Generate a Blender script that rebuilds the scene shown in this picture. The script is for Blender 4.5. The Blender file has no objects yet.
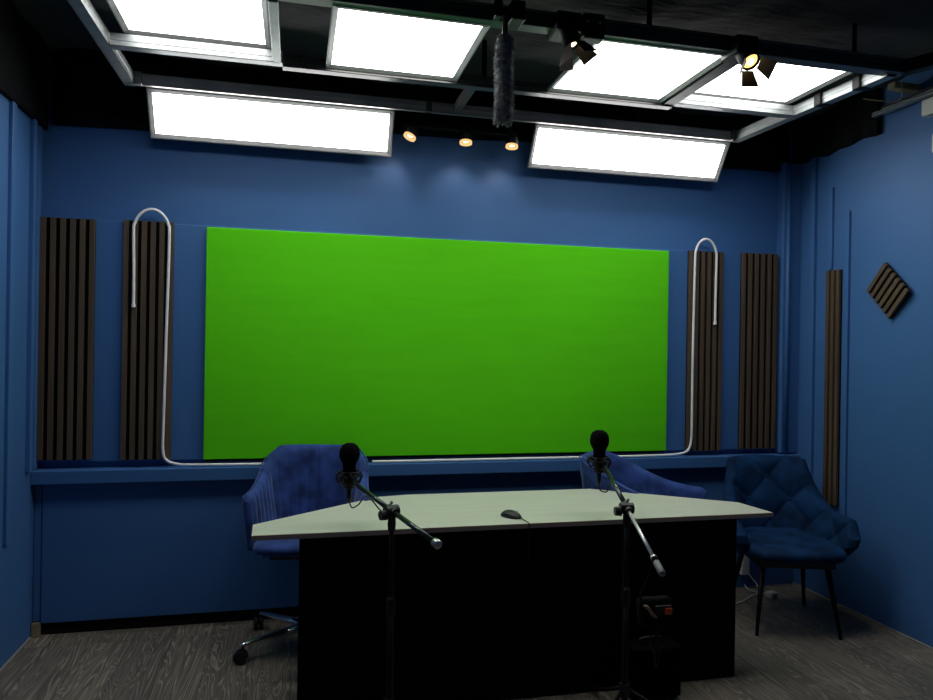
import bpy, bmesh, math, random
from mathutils import Vector, Matrix
random.seed(7)
S = bpy.context.scene
COL = S.collection
PI = math.pi
V = Vector

# ------------------------------------------------------------------ helpers
def link(o):
    COL.objects.link(o); return o

def obj(name, bm, mat, parent=None, smooth=False, inv=None):
    me = bpy.data.meshes.new(name)
    bmesh.ops.recalc_face_normals(bm, faces=bm.faces[:])
    bm.to_mesh(me); bm.free()
    mats = mat if isinstance(mat, (list, tuple)) else [mat]
    for m in mats: me.materials.append(m)
    if smooth:
        for p in me.polygons: p.use_smooth = True
    o = bpy.data.objects.new(name, me); link(o)
    if parent is not None:
        o.parent = parent
    return o

def smooth_angle(o, ang=40):
    me = o.data
    for p in me.polygons: p.use_smooth = True
    bm = bmesh.new(); bm.from_mesh(me)
    for e in bm.edges:
        if len(e.link_faces) == 2 and e.calc_face_angle(0) > math.radians(ang):
            e.smooth = False
    bm.to_mesh(me); bm.free()
    return o

def tag(o, label, cat, group=None, kind=None):
    if label: o['label'] = label
    if cat: o['category'] = cat
    if group: o['group'] = group
    if kind: o['kind'] = kind
    return o

def thing(name, label, cat, loc=(0, 0, 0), rz=0.0, group=None):
    o = bpy.data.objects.new(name, None); link(o)
    o.location = loc; o.rotation_euler = (0, 0, rz)
    o.empty_display_size = 0.1
    return tag(o, label, cat, group)

def struct(name, bm, mat, smooth=False):
    o = obj(name, bm, mat, None, smooth); o['kind'] = 'structure'; return o

def dup(root, loc, rz, label, group=None):
    r = root.copy(); link(r); r.location = loc; r.rotation_euler = (0, 0, rz)
    r['label'] = label
    if group: r['group'] = group
    for ch in list(root.children):
        c = ch.copy(); link(c); c.parent = r
        for g in list(ch.children):
            d = g.copy(); link(d); d.parent = c
    return r

def bx(bm, lo, hi, bev=0.0, seg=2, M=None):
    lo = V(lo); hi = V(hi)
    r = bmesh.ops.create_cube(bm, size=1.0)
    vs = r['verts']
    for v in vs:
        v.co = V(((lo.x + hi.x) / 2 + v.co.x * (hi.x - lo.x),
                  (lo.y + hi.y) / 2 + v.co.y * (hi.y - lo.y),
                  (lo.z + hi.z) / 2 + v.co.z * (hi.z - lo.z)))
    if bev > 0:
        es = list({e for v in vs for e in v.link_edges})
        rb = bmesh.ops.bevel(bm, geom=es, offset=bev, segments=seg, profile=0.5, affect='EDGES')
        vs = list({v for f in rb['faces'] for v in f.verts} | {v for v in vs if v.is_valid})
    if M is not None:
        for v in vs: v.co = M @ v.co
    return vs

def box(lo, hi, bev=0.0, seg=2, M=None):
    bm = bmesh.new(); bx(bm, lo, hi, bev, seg, M); return bm

def frame_z(d):
    d = V(d).normalized()
    return d.to_track_quat('Z', 'Y').to_matrix()

def tube(bm, pts, r, n=10, cap=True):
    """tube through pts, r float or list"""
    pts = [V(p) for p in pts]
    N = len(pts)
    rs = r if isinstance(r, (list, tuple)) else [r] * N
    tang = []
    for i in range(N):
        a = pts[max(i - 1, 0)]; b = pts[min(i + 1, N - 1)]
        tang.append((b - a).normalized())
    t0 = tang[0]
    up = V((0, 0, 1)) if abs(t0.z) < 0.9 else V((1, 0, 0))
    nrm = (up - t0 * up.dot(t0)).normalized()
    rings = []
    for i in range(N):
        t = tang[i]
        nrm = (nrm - t * nrm.dot(t))
        if nrm.length < 1e-6: nrm = t.orthogonal()
        nrm.normalize()
        b = t.cross(nrm)
        ring = []
        for k in range(n):
            a = 2 * PI * k / n
            ring.append(bm.verts.new(pts[i] + (nrm * math.cos(a) + b * math.sin(a)) * rs[i]))
        rings.append(ring)
    for i in range(N - 1):
        for k in range(n):
            bm.faces.new((rings[i][k], rings[i][(k + 1) % n], rings[i + 1][(k + 1) % n], rings[i + 1][k]))
    if cap:
        bm.faces.new(rings[0]); bm.faces.new(list(reversed(rings[-1])))
    return bm

def lathe(bm, prof, n=24, M=None, cap=True):
    """prof: list of (r,z)"""
    rings = []
    for r, z in prof:
        ring = []
        for k in range(n):
            a = 2 * PI * k / n
            p = V((r * math.cos(a), r * math.sin(a), z))
            ring.append(bm.verts.new(M @ p if M is not None else p))
        rings.append(ring)
    for i in range(len(prof) - 1):
        for k in range(n):
            bm.faces.new((rings[i][k], rings[i][(k + 1) % n], rings[i + 1][(k + 1) % n], rings[i + 1][k]))
    if cap: bm.faces.new(list(reversed(rings[0]))); bm.faces.new(rings[-1])
    return bm

def prism(bm, poly, z0, z1):
    a = [bm.verts.new((x, y, z0)) for x, y in poly]
    b = [bm.verts.new((x, y, z1)) for x, y in poly]
    n = len(poly)
    for i in range(n):
        bm.faces.new((a[i], a[(i + 1) % n], b[(i + 1) % n], b[i]))
    bm.faces.new(list(reversed(a))); bm.faces.new(b)
    return bm

def catmull(P, m=8):
    P = [V(p) for p in P]
    out = []
    for i in range(len(P) - 1):
        p0 = P[max(i - 1, 0)]; p1 = P[i]; p2 = P[i + 1]; p3 = P[min(i + 2, len(P) - 1)]
        for k in range(m):
            t = k / m
            out.append(0.5 * ((2 * p1) + (p2 - p0) * t + (2 * p0 - 5 * p1 + 4 * p2 - p3) * t * t + (3 * p1 - p0 - 3 * p2 + p3) * t ** 3))
    out.append(P[-1])
    return out

def sstep(a, b, x):
    t = min(1, max(0, (x - a) / (b - a))); return t * t * (3 - 2 * t)

# ------------------------------------------------------------------ materials
def mat(name, col, rough=0.5, metal=0.0, spec=0.5, sheen=0.0, bump=None, vary=None, coat=0.0):
    m = bpy.data.materials.new(name); m.use_nodes = True
    nt = m.node_tree; b = nt.nodes['Principled BSDF']
    b.inputs['Base Color'].default_value = (*col, 1)
    b.inputs['Roughness'].default_value = rough
    b.inputs['Metallic'].default_value = metal
    b.inputs['Specular IOR Level'].default_value = spec
    if coat: b.inputs['Coat Weight'].default_value = coat
    if sheen:
        b.inputs['Sheen Weight'].default_value = sheen
        b.inputs['Sheen Roughness'].default_value = 0.35
        b.inputs['Sheen Tint'].default_value = (0.5, 0.6, 1, 1)
    tc = nt.nodes.new('ShaderNodeTexCoord')
    if vary:
        sc, lo, hi = vary[:3]
        n = nt.nodes.new('ShaderNodeTexNoise'); n.inputs['Scale'].default_value = sc
        n.inputs['Detail'].default_value = 5
        mp = nt.nodes.new('ShaderNodeMapping')
        if len(vary) > 3: mp.inputs['Scale'].default_value = vary[3]
        r = nt.nodes.new('ShaderNodeValToRGB')
        r.color_ramp.elements[0].position = 0.3; r.color_ramp.elements[1].position = 0.7
        r.color_ramp.elements[0].color = (*[c * lo for c in col], 1)
        r.color_ramp.elements[1].color = (*[min(1, c * hi) for c in col], 1)
        nt.links.new(tc.outputs['Object'], mp.inputs['Vector'])
        nt.links.new(mp.outputs['Vector'], n.inputs['Vector'])
        nt.links.new(n.outputs['Fac'], r.inputs['Fac'])
        nt.links.new(r.outputs['Color'], b.inputs['Base Color'])
    if bump:
        sc, st = bump[:2]
        n = nt.nodes.new('ShaderNodeTexNoise'); n.inputs['Scale'].default_value = sc
        n.inputs['Detail'].default_value = 4
        mp = nt.nodes.new('ShaderNodeMapping')
        if len(bump) > 2: mp.inputs['Scale'].default_value = bump[2]
        bp = nt.nodes.new('ShaderNodeBump'); bp.inputs['Strength'].default_value = st
        bp.inputs['Distance'].default_value = 0.01
        nt.links.new(tc.outputs['Object'], mp.inputs['Vector'])
        nt.links.new(mp.outputs['Vector'], n.inputs['Vector'])
        nt.links.new(n.outputs['Fac'], bp.inputs['Height'])
        nt.links.new(bp.outputs['Normal'], b.inputs['Normal'])
    return m

def emit(name, col, strength, vary=None):
    m = bpy.data.materials.new(name); m.use_nodes = True
    nt = m.node_tree; b = nt.nodes['Principled BSDF']
    b.inputs['Base Color'].default_value = (0.02, 0.02, 0.02, 1)
    b.inputs['Specular IOR Level'].default_value = 0.0
    b.inputs['Roughness'].default_value = 1.0
    b.inputs['Emission Color'].default_value = (*col, 1)
    b.inputs['Emission Strength'].default_value = strength
    return m

PAINT = (0.050, 0.150, 0.37)
paint = mat('navy_paint', PAINT, 0.55, spec=0.35, bump=(60, 0.05), vary=(1.6, 0.93, 1.06))
paint_board = mat('navy_board_paint', (0.051, 0.153, 0.375), 0.5, spec=0.35, bump=(40, 0.05))
black_trim = mat('black_recess', (0.006, 0.006, 0.007), 0.8, spec=0.2)
pale_trim = mat('pale_trim', (0.32, 0.31, 0.28), 0.6)
raw_wood = mat('raw_wood', (0.35, 0.27, 0.16), 0.7, vary=(14, 0.7, 1.1))
fabric_black = mat('black_fabric', (0.008, 0.008, 0.009), 0.95, spec=0.1, bump=(35, 0.5))
ceil_mat = mat('black_ceiling_cloth', (0.06, 0.06, 0.061), 0.95, spec=0.1, bump=(9, 0.9, (1, 3, 1)))
green = mat('green_cloth', (0.12, 0.75, 0.010), 0.9, spec=0.08, bump=(30, 0.08, (0.3, 1, 6)), vary=(5, 0.96, 1.03, (0.4, 1, 3)))
slat_wood = mat('dark_walnut', (0.098, 0.068, 0.043), 0.6, spec=0.3, vary=(26, 0.75, 1.25, (1, 1, 0.06)))
felt = mat('black_felt', (0.006, 0.006, 0.006), 0.95, spec=0.05)
white_tube = mat('white_silicone', (0.93, 0.92, 0.89), 0.4)
steel = mat('galvanised_steel', (0.36, 0.38, 0.38), 0.45, 0.6, bump=(80, 0.05), vary=(9, 0.8, 1.1))
dark_steel = mat('dark_anodised_rail', (0.13, 0.125, 0.12), 0.4, 0.7)
mid_steel = mat('dull_steel', (0.48, 0.46, 0.44), 0.45, 0.35, vary=(7, 0.75, 1.1))
alu = mat('aluminium_frame', (0.36, 0.36, 0.35), 0.5, 0.2)
laminate = mat('pale_laminate', (0.57, 0.60, 0.49), 0.42, spec=0.4, vary=(7, 0.95, 1.04, (0.4, 4, 1)))
edge_brown = mat('brown_edge_band', (0.58, 0.42, 0.35), 0.55)
desk_black = mat('black_melamine', (0.0035, 0.0035, 0.004), 0.7, spec=0.08)
velvet = mat('royal_blue_velvet', (0.030, 0.066, 0.235), 0.8, spec=0.15, sheen=0.5, vary=(11, 0.45, 1.35), bump=(50, 0.1))
velvet_teal = mat('midnight_blue_velvet', (0.0045, 0.027, 0.082), 0.75, spec=0.1, sheen=0.05, vary=(10, 0.45, 1.6), bump=(50, 0.1))
case_black = mat('black_case_shell', (0.0025, 0.0025, 0.0025), 0.9, spec=0.04)
chrome = mat('chrome', (0.75, 0.75, 0.76), 0.14, 1.0)
blk_plastic = mat('black_plastic', (0.011, 0.011, 0.012), 0.45, spec=0.4)
blk_metal = mat('black_powder_coat', (0.006, 0.006, 0.0065), 0.5, spec=0.2)
bright_tube = mat('bright_tube', (0.75, 0.75, 0.74), 0.35, 0.6)
boom_metal = mat('dark_lacquered_tube', (0.03, 0.045, 0.038), 0.22, spec=0.7, metal=0.3)
foam = mat('black_foam', (0.006, 0.006, 0.006), 1.0, spec=0.02, bump=(220, 0.5))
grey_rubber = mat('grey_rubber', (0.22, 0.22, 0.23), 0.5)
grey_metal = mat('grey_metal', (0.5, 0.5, 0.5), 0.3, 0.8)
orange = mat('orange_tag', (0.95, 0.13, 0.03), 0.6)
tan = mat('tan_strap', (0.34, 0.22, 0.15), 0.7)
white_plastic = mat('white_plastic', (0.7, 0.69, 0.66), 0.45)
fur = mat('charcoal_fur', (0.34, 0.34, 0.33), 0.9, spec=0.2, vary=(60, 0.35, 1.4))
brass = mat('warm_reflector', (0.85, 0.55, 0.22), 0.35, 0.6)
em_upper = emit('led_diffuser_grazing', (0.97, 0.985, 0.97), 6.5)
em_front = emit('led_diffuser', (1.0, 1.0, 0.985), 10.0)
em_bulb = emit('warm_bulb', (1.0, 0.85, 0.55), 9.0)
em_warm = emit('warm_lens', (1.0, 0.66, 0.16), 2.2)
em_hot = emit('hot_lamp_core', (1.0, 0.85, 0.5), 9.0)
flap_metal = mat('bronze_flap', (0.035, 0.024, 0.018), 0.5, spec=0.3)
em_ring = emit('painted_bulb_glow', (1.0, 0.62, 0.24), 0.95)  # bulb light on the rim, painted as the ring's own emission

def floor_material():
    m = bpy.data.materials.new('grey_oak_laminate'); m.use_nodes = True
    nt = m.node_tree; L = nt.links.new; N = nt.nodes.new
    b = nt.nodes['Principled BSDF']
    tc = N('ShaderNodeTexCoord')
    mp = N('ShaderNodeMapping'); mp.inputs['Rotation'].default_value = (0, 0, PI / 2)
    L(tc.outputs['Object'], mp.inputs['Vector'])
    br = N('ShaderNodeTexBrick')
    br.inputs['Scale'].default_value = 1.0
    br.inputs['Brick Width'].default_value = 1.28; br.inputs['Row Height'].default_value = 0.192
    br.inputs['Mortar Size'].default_value = 0.0016; br.inputs['Mortar Smooth'].default_value = 0.3
    br.offset = 0.37; br.offset_frequency = 2
    br.inputs['Color1'].default_value = (0.0, 0.0, 0.0, 1); br.inputs['Color2'].default_value = (1, 1, 1, 1)
    br.inputs['Mortar'].default_value = (0.5, 0.5, 0.5, 1)
    L(mp.outputs['Vector'], br.inputs['Vector'])
    # per-plank shift of the grain
    sh = N('ShaderNodeVectorMath'); sh.operation = 'MULTIPLY_ADD'
    sh.inputs[1].default_value = (3.1, 7.7, 0.0)
    L(br.outputs['Color'], sh.inputs[0]); L(mp.outputs['Vector'], sh.inputs[2])
    st = N('ShaderNodeMapping'); st.inputs['Scale'].default_value = (0.55, 6.0, 1)
    L(sh.outputs[0], st.inputs['Vector'])
    ns = N('ShaderNodeTexNoise'); ns.inputs['Scale'].default_value = 1.6; ns.inputs['Detail'].default_value = 3
    ns.inputs['Distortion'].default_value = 0.6
    L(st.outputs['Vector'], ns.inputs['Vector'])
    mu = N('ShaderNodeMath'); mu.operation = 'MULTIPLY'; mu.inputs[1].default_value = 24.0
    L(ns.outputs['Fac'], mu.inputs[0])
    fr = N('ShaderNodeMath'); fr.operation = 'PINGPONG'; fr.inputs[1].default_value = 0.5
    L(mu.outputs[0], fr.inputs[0])
    st2 = N('ShaderNodeMapping'); st2.inputs['Scale'].default_value = (3, 90, 1)
    L(sh.outputs[0], st2.inputs['Vector'])
    n2 = N('ShaderNodeTexNoise'); n2.inputs['Scale'].default_value = 1.0; n2.inputs['Detail'].default_value = 4
    L(st2.outputs['Vector'], n2.inputs['Vector'])
    r1 = N('ShaderNodeValToRGB')
    r1.color_ramp.elements[0].position = 0.0; r1.color_ramp.elements[0].color = (0.42, 0.37, 0.30, 1)
    r1.color_ramp.elements[1].position = 0.22; r1.color_ramp.elements[1].color = (0.175, 0.153, 0.125, 1)
    L(fr.outputs[0], r1.inputs['Fac'])
    r2 = N('ShaderNodeValToRGB')
    r2.color_ramp.elements[0].position = 0.3; r2.color_ramp.elements[0].color = (0.62, 0.62, 0.62, 1)
    r2.color_ramp.elements[1].position = 0.75; r2.color_ramp.elements[1].color = (1.15, 1.15, 1.15, 1)
    L(n2.outputs['Fac'], r2.inputs['Fac'])
    mx = N('ShaderNodeMixRGB'); mx.blend_type = 'MULTIPLY'; mx.inputs['Fac'].default_value = 1
    L(r1.outputs['Color'], mx.inputs['Color1']); L(r2.outputs['Color'], mx.inputs['Color2'])
    r3 = N('ShaderNodeValToRGB')
    r3.color_ramp.elements[0].color = (0.78, 0.78, 0.79, 1); r3.color_ramp.elements[1].color = (1.1, 1.08, 1.05, 1)
    L(br.outputs['Color'], r3.inputs['Fac'])
    m2 = N('ShaderNodeMixRGB'); m2.blend_type = 'MULTIPLY'; m2.inputs['Fac'].default_value = 1
    L(mx.outputs['Color'], m2.inputs['Color1']); L(r3.outputs['Color'], m2.inputs['Color2'])
    m3 = N('ShaderNodeMixRGB'); m3.inputs['Color2'].default_value = (0.03, 0.027, 0.024, 1)
    L(br.outputs['Fac'], m3.inputs['Fac']); L(m2.outputs['Color'], m3.inputs['Color1'])
    L(m3.outputs['Color'], b.inputs['Base Color'])
    b.inputs['Roughness'].default_value = 0.42
    b.inputs['Specular IOR Level'].default_value = 0.4
    bp = N('ShaderNodeBump'); bp.inputs['Strength'].default_value = 0.15; bp.inputs['Distance'].default_value = 0.004
    L(n2.outputs['Fac'], bp.inputs['Height']); L(bp.outputs['Normal'], b.inputs['Normal'])
    return m
floor_mat = floor_material()

# ------------------------------------------------------------------ room shell
XL, XR, YB, YF, ZC = -1.265, 3.14, 4.03, -1.6, 2.97
struct('floor', box((XL - .1, YF - .1, -.1), (XR + .1, YB + .1, 0)), floor_mat)
struct('wall_back', box((XL - .1, YB, 0), (XR + .1, YB + .1, ZC)), paint)
struct('wall_left', box((XL - .1, YF, 0), (XL, YB, ZC)), paint)
struct('wall_right', box((XR, YF, 0), (XR + .1, YB, ZC)), paint)
struct('wall_front', box((XL - .1, YF - .1, 0), (XR + .1, YF, ZC)), paint)

def ceiling_bm():
    bm = bmesh.new()
    nx, ny = 90, 120
    g = []
    for j in range(ny + 1):
        row = []
        for i in range(nx + 1):
            x = XL - .1 + (XR - XL + .2) * i / nx; y = YF - .1 + (YB - YF + .2) * j / ny
            z = ZC + .012 * math.sin(7 * x + 3 * math.sin(2.3 * y)) + .010 * math.sin(13 * y + 2.1 * math.sin(3.1 * x)) + .006 * math.sin(23 * (x + .7 * y))
            row.append(bm.verts.new((x, y, z)))
        g.append(row)
    top = [[bm.verts.new((v.co.x, v.co.y, ZC + .1)) for v in (g[0][0], g[0][nx], g[ny][nx], g[ny][0])]]
    for j in range(ny):
        for i in range(nx):
            bm.faces.new((g[j][i], g[j + 1][i], g[j + 1][i + 1], g[j][i + 1]))
    bm.faces.new(top[0])
    return bm
struct('ceiling', ceiling_bm(), ceil_mat, smooth=True)

# lower boxed-in wall panel, ledge, backing board
struct('trim_1', box((-1.225, 3.985, .062), (XR, YB + .01, .775), .003), paint)
struct('trim_2', box((XL, 3.93, .768), (XR, YB + .01, .836), .004), paint_board)
struct('trim_3', box((XL + .005, 4.006, .868), (2.998, YB + .01, 2.108), .003), paint_board)
struct('trim_14', box((2.60, 3.985, 0), (XR, YB + .01, .062)), paint)
struct('baseboard_back', box((-1.222, 4.0, 0), (2.60, YB + .01, .062)), black_trim)
struct('trim_4', box((-1.262, 3.968, 0), (-1.226, 4.0, .068), .002), raw_wood)
struct('trim_5', box((XL, 3.99, .07), (-1.228, YB + .01, .768), .006), paint)
struct('baseboard_left', box((XL, YF, 0), (XL + .008, 3.96, .010), .002), pale_trim)
struct('baseboard_right', box((XR - .008, YF, 0), (XR, 3.985, .010), .002), pale_trim)
# vertical mouldings near the corners
struct('trim_6', box((XL - .01, 3.86, .84), (XL + .022, 3.90, 2.56), .004), paint_board)
struct('trim_7', box((XL - .01, 3.955, .84), (XL + .011, 4.004, 2.60), .004), paint_board)
struct('trim_8', box((XL - .01, 3.60, .56), (XL + .016, 3.652, 2.60), .003), paint_board)
struct('trim_9', box((3.012, 3.965, .84), (XR + .01, YB + .01, 2.70), .010), paint_board)
bm = bmesh.new(); tube(bm, [(3.045, 3.958, .84), (3.045, 3.958, 2.68)], .014, 14)
struct('trim_13', bm, paint_board, smooth=True)
struct('trim_10', box((XR - .022, 3.815, .60), (XR + .01, 3.855, 2.70), .004), paint_board)
struct('trim_11', box((XR - .016, 3.672, 1.99), (XR + .01, 3.704, 2.485), .003), paint_board)
struct('trim_12', box((XR - .016, 3.535, .51), (XR + .01, 3.562, 2.318), .003), paint_board)

# ------------------------------------------------------------------ acoustic slat panels
def slat_panel(label, w, h, n, cat='acoustic panel', group=None, sw=.0245):
    """local: x across, z up, front faces -y, back at y=0"""
    t = thing('acoustic_slat_panel', label, cat, group=group)
    obj('felt_backing', box((-w / 2, -.009, 0), (w / 2, 0, h)), felt, t)
    bm = bmesh.new()
    pitch = (w - sw) / (n - 1)
    for k in range(n):
        x = -w / 2 + sw / 2 + k * pitch
        bx(bm, (x - sw / 2, -.024, 0), (x + sw / 2, -.008, h), .0012, 1)
    obj('wood_slats', bm, slat_wood, t)
    return t
for lab, x0, x1, z0, z1 in (
    ('dark walnut slat panel on back wall by the left corner', -1.253, -1.003, .882, 2.106),
    ('dark walnut slat panel behind the left white tube', -.868, -.628, .876, 2.112),
    ('dark walnut slat panel behind the right white tube', 2.362, 2.600, .866, 2.108),
    ('dark walnut slat panel on back wall by the right corner', 2.735, 2.990, .872, 2.112)):
    t = slat_panel(lab, x1 - x0, z1 - z0, 6, group='slat panels on the back wall')
    t.location = ((x0 + x1) / 2, 4.0055, z0)
t = slat_panel('narrow tall dark walnut slat strip on the right wall', .108, 1.40, 3, sw=.025)
t.location = (XR - .0005, 3.651, .58); t.rotation_euler = (0, 0, -PI / 2)
t = slat_panel('small square of walnut slats hung as a diamond on right wall', .235, .20, 6, sw=.025)
# diamond: local x -> across slats, local z -> along slats, local -y -> -X
ax = V((0, -.177, -.151)).normalized(); az = V((0, -.151, .129)).normalized(); ay = az.cross(ax)
if ay.x < 0: ax = -ax; ay = az.cross(ax)
Md = Matrix((ax, ay, az)).transposed().to_4x4()
ctr = V((XR - .0005, 3.235, 1.822))
Md.translation = ctr - az * .10
t.matrix_world = Md

# ------------------------------------------------------------------ green screen
t = thing('green_screen', 'large bright green chroma key screen mounted on the blue back wall', 'green screen', (.878, 4.0055, .872))
w, h0, h1 = 2.684, 0, 1.225
obj('frame', box((-w / 2 + .01, -.014, -.012), (w / 2 - .01, 0, h1 - .01)), black_trim, t)
bm = bmesh.new()
bx(bm, (-w / 2, -.028, 0), (w / 2, -.012, h1), .004, 2)
obj('green_cloth', bm, green, t)

# ------------------------------------------------------------------ white tube lights
def tube_light(label, P, ax_end):
    t = thing('tube_light', label, 'tube light', group='white bent tubes on the back wall')
    bm = bmesh.new(); tube(bm, catmull(P, 10), .0074, 10)
    obj('flexible_tube', bm, white_tube, t, smooth=True)
    p = V(P[0])
    bm = bmesh.new(); tube(bm, [p + V((0, 0, -.012)), p + V((0, 0, .006))], .0098, 10)
    obj('end_cap', bm, white_tube, t)
    return t
yf = 3.968
def arch(xa, xb, zt, n=9):
    c = (xa + xb) / 2; r = abs(xb - xa) / 2
    out = []
    for k in range(n + 1):
        a = PI * k / n
        out.append((c - math.cos(a) * (xb - xa) / 2, yf, zt + .115 * math.sin(a)))
    return out
P = [(-.812, yf, 1.675), (-.813, yf, 1.85)] + arch(-.817, -.645, 2.055) + [(-.648, yf, 1.8), (-.655, yf, 1.4), (-.660, yf, 1.05), (-.660, yf, .92), (-.640, yf, .872), (-.585, yf, .852), (-.50, 3.965, .8475), (-.30, 3.955, .8465), (-.10, 3.95, .8465)]
tube_light('bent white tube light hooked over the slat panel left of green screen', P, None)
P = [(2.536, yf, 1.665), (2.537, yf, 1.85)] + arch(2.540, 2.392, 2.065) + [(2.388, yf, 1.8), (2.385, yf, 1.4), (2.386, yf, 1.05), (2.383, yf, .93), (2.36, yf, .872), (2.30, yf, .852), (2.2, 3.962, .8475), (2.0, 3.955, .8465), (1.6, 3.95, .8465), (1.0, 3.95, .8465), (.42, 3.95, .8465)]
tube_light('bent white tube light hooked over the slat panel right of green screen', P, None)

# ------------------------------------------------------------------ acoustic drapes
def drape(name, label, p0, p1, zb, nrm, wav=.012, seed=0):
    """hanging black cloth from ceiling, thickness 2 cm, along p0->p1"""
    rnd = random.Random(seed)
    bm = bmesh.new(); n = 80; m = 6
    p0 = V(p0); p1 = V(p1); nrm = V(nrm)
    ph = [rnd.uniform(0, 6) for _ in range(4)]
    F = []; Bk = []
    for i in range(n + 1):
        u = i / n; base = p0.lerp(p1, u)
        z0 = zb(u) + .006 * math.sin(9 * u + ph[0]) + .004 * math.sin(23 * u + ph[1])
        fr = []; bk = []
        for j in range(m + 1):
            v = j / m; z = z0 + (ZC + .01 - z0) * v
            d = .028 + wav * (.5 + .5 * math.sin(17 * u + ph[2] + .6 * v)) + .4 * wav * math.sin(41 * u + ph[3])
            fr.append(bm.verts.new((base.x + nrm.x * d, base.y + nrm.y * d, z)))
            bk.append(bm.verts.new((base.x + nrm.x * .002, base.y + nrm.y * .002, z)))
        F.append(fr); Bk.append(bk)
    for i in range(n):
        for j in range(m):
            bm.faces.new((F[i][j], F[i + 1][j], F[i + 1][j + 1], F[i][j + 1]))
            bm.faces.new((Bk[i][j], Bk[i][j + 1], Bk[i + 1][j + 1], Bk[i + 1][j]))
        bm.faces.new((F[i][0], Bk[i][0], Bk[i + 1][0], F[i + 1][0]))
        bm.faces.new((F[i][m], F[i + 1][m], Bk[i + 1][m], Bk[i][m]))
    for i in (0, n):
        for j in range(m):
            bm.faces.new((F[i][j], F[i][j + 1], Bk[i][j + 1], Bk[i][j]))
    return tag(obj(name, bm, fabric_black, smooth=True), label, 'drape')
drape('black_drape', 'black cloth drape along the top of the back wall', (XL + .05, YB, 0), (XR - .06, YB, 0), lambda u: 2.58 + .07 * max(0, u - .4) / .6 + .105 * sstep(.33, .40, u) * (1 - sstep(.585, .65, u)), (0, -1, 0), .008, 1)
drape('black_drape', 'black cloth drape along the top of the left wall', (XL, .2, 0), (XL, YB, 0), lambda u: 2.53 + .02 * u, (1, 0, 0), .008, 2)
drape('black_drape', 'short black cloth drape at the top of right wall with ragged hem', (XR, 3.32, 0), (XR, YB - .045, 0), lambda u: 2.695 - .02 * u + .02 * abs(math.sin(5 * u)), (-1, 0, 0), .012, 3)

# ------------------------------------------------------------------ ceiling frame of metal channel
fr = thing('ceiling_light_frame', 'metal channel frame hung under black ceiling carrying the light panels', 'ceiling frame', (.87, 3.25, 2.74))
inv = V(fr.location)
def channel(bm, a, b, w=.05, h=.05, t=.0025, open_dir=None):
    """C-channel from a to b (bottom centre line), web on side open_dir*-1, flanges pointing open_dir (horizontal)"""
    a = V(a) - inv; b = V(b) - inv
    d = (b - a); L = d.length; d.normalize()
    s = V(open_dir).normalized(); up = V((0, 0, 1))
    M = Matrix((d, s, up)).transposed().to_4x4(); M.translation = a
    bx(bm, (0, -w / 2, 0), (L, -w / 2 + t, h), M=M)
    bx(bm, (0, -w / 2, 0), (L, w / 2, t), M=M)
    bx(bm, (0, -w / 2, h - t), (L, w / 2, h), M=M)
    bx(bm, (0, w / 2 - t, 0), (L, w / 2, .010), M=M)
    bx(bm, (0, w / 2 - t, h - .010), (L, w / 2, h), M=M)
    # rib in the web
    bx(bm, (0, -w / 2 - .0022, h * .40), (L, -w / 2, h * .60), .001, 1, M=M)
    return bm
Z0 = 2.735
def rail(a, b, m, od, w=.05, h=.055, name='rail'):
    bm = bmesh.new(); channel(bm, a, b, w, h, open_dir=od)
    return obj(name, bm, m, fr)
rail((-.80, 3.765, Z0), (2.53, 3.765, Z0), mid_steel, (0, 1, 0), .022, .056)
rail((-.78, 3.315, Z0), (-.075, 3.315, Z0), steel, (0, 1, 0))
rail((-.075, 3.345, Z0 - .004), (1.86, 3.345, Z0 - .004), dark_steel, (0, 1, 0), .05, .05)
rail((1.86, 3.30, Z0), (2.535, 3.30, Z0), steel, (0, 1, 0))
rail((-.84, .3, Z0), (-.805, 3.79, Z0), steel, (-1, 0, 0))
rail((2.60, 2.70, Z0), (2.535, 3.79, Z0), steel, (1, 0, 0))
# near black lighting track: two stacked extrusions
bm = bmesh.new()
a = V((-.84, 2.70, 2.745)) - inv; b = V((2.66, 2.70, 2.745)) - inv
bx(bm, (a.x, a.y - .03, a.z), (b.x, a.y + .03, a.z + .022), .002, 1)
bx(bm, (a.x, a.y - .024, a.z + .026), (b.x, a.y + .024, a.z + .052), .002, 1)
bx(bm, (a.x, a.y - .03, a.z + .056), (b.x, a.y + .03, a.z + .066), .002, 1)
bx(bm, (a.x, a.y - .008, a.z + .01), (b.x, a.y + .008, a.z + .06))
obj('lighting_track', bm, dark_steel, fr)
bm = bmesh.new()
d_ = V((.115, -.27, 0)).normalized(); Mx = Matrix((d_, V((-d_.y, d_.x, 0)), V((0, 0, 1)))).transposed().to_4x4(); Mx.translation = V((2.655, 2.70, 2.745)) - inv
bx(bm, (0, -.026, 0), (.9, .026, .06), .003, 1, Mx)
obj('track_extension', bm, blk_metal, fr)
# cross bars
def bar(lo, hi, m, name='cross_bar'):
    return obj(name, box(V(lo) - inv, V(hi) - inv, .002, 1), m, fr)
bar((-.118, 2.72, Z0 + .0), (-.082, 3.30, Z0 + .05), steel)
bar((.80, 3.36, Z0 + .0), (.835, 3.75, Z0 + .045), dark_steel)
bar((1.80, 2.72, Z0 + .0), (1.862, 3.31, Z0 + .05), blk_plastic)
bar((-.805, 3.735, Z0 - .004), (-.745, 3.765, Z0 + .058), steel, 'corner_bracket')
bar((2.485, 3.735, Z0 - .004), (2.505, 3.765, Z0 + .058), dark_steel, 'corner_bracket')
bar((.655, 3.735, Z0 - .004), (.685, 3.765, Z0 + .056), dark_steel, 'joint_clip')
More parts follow.
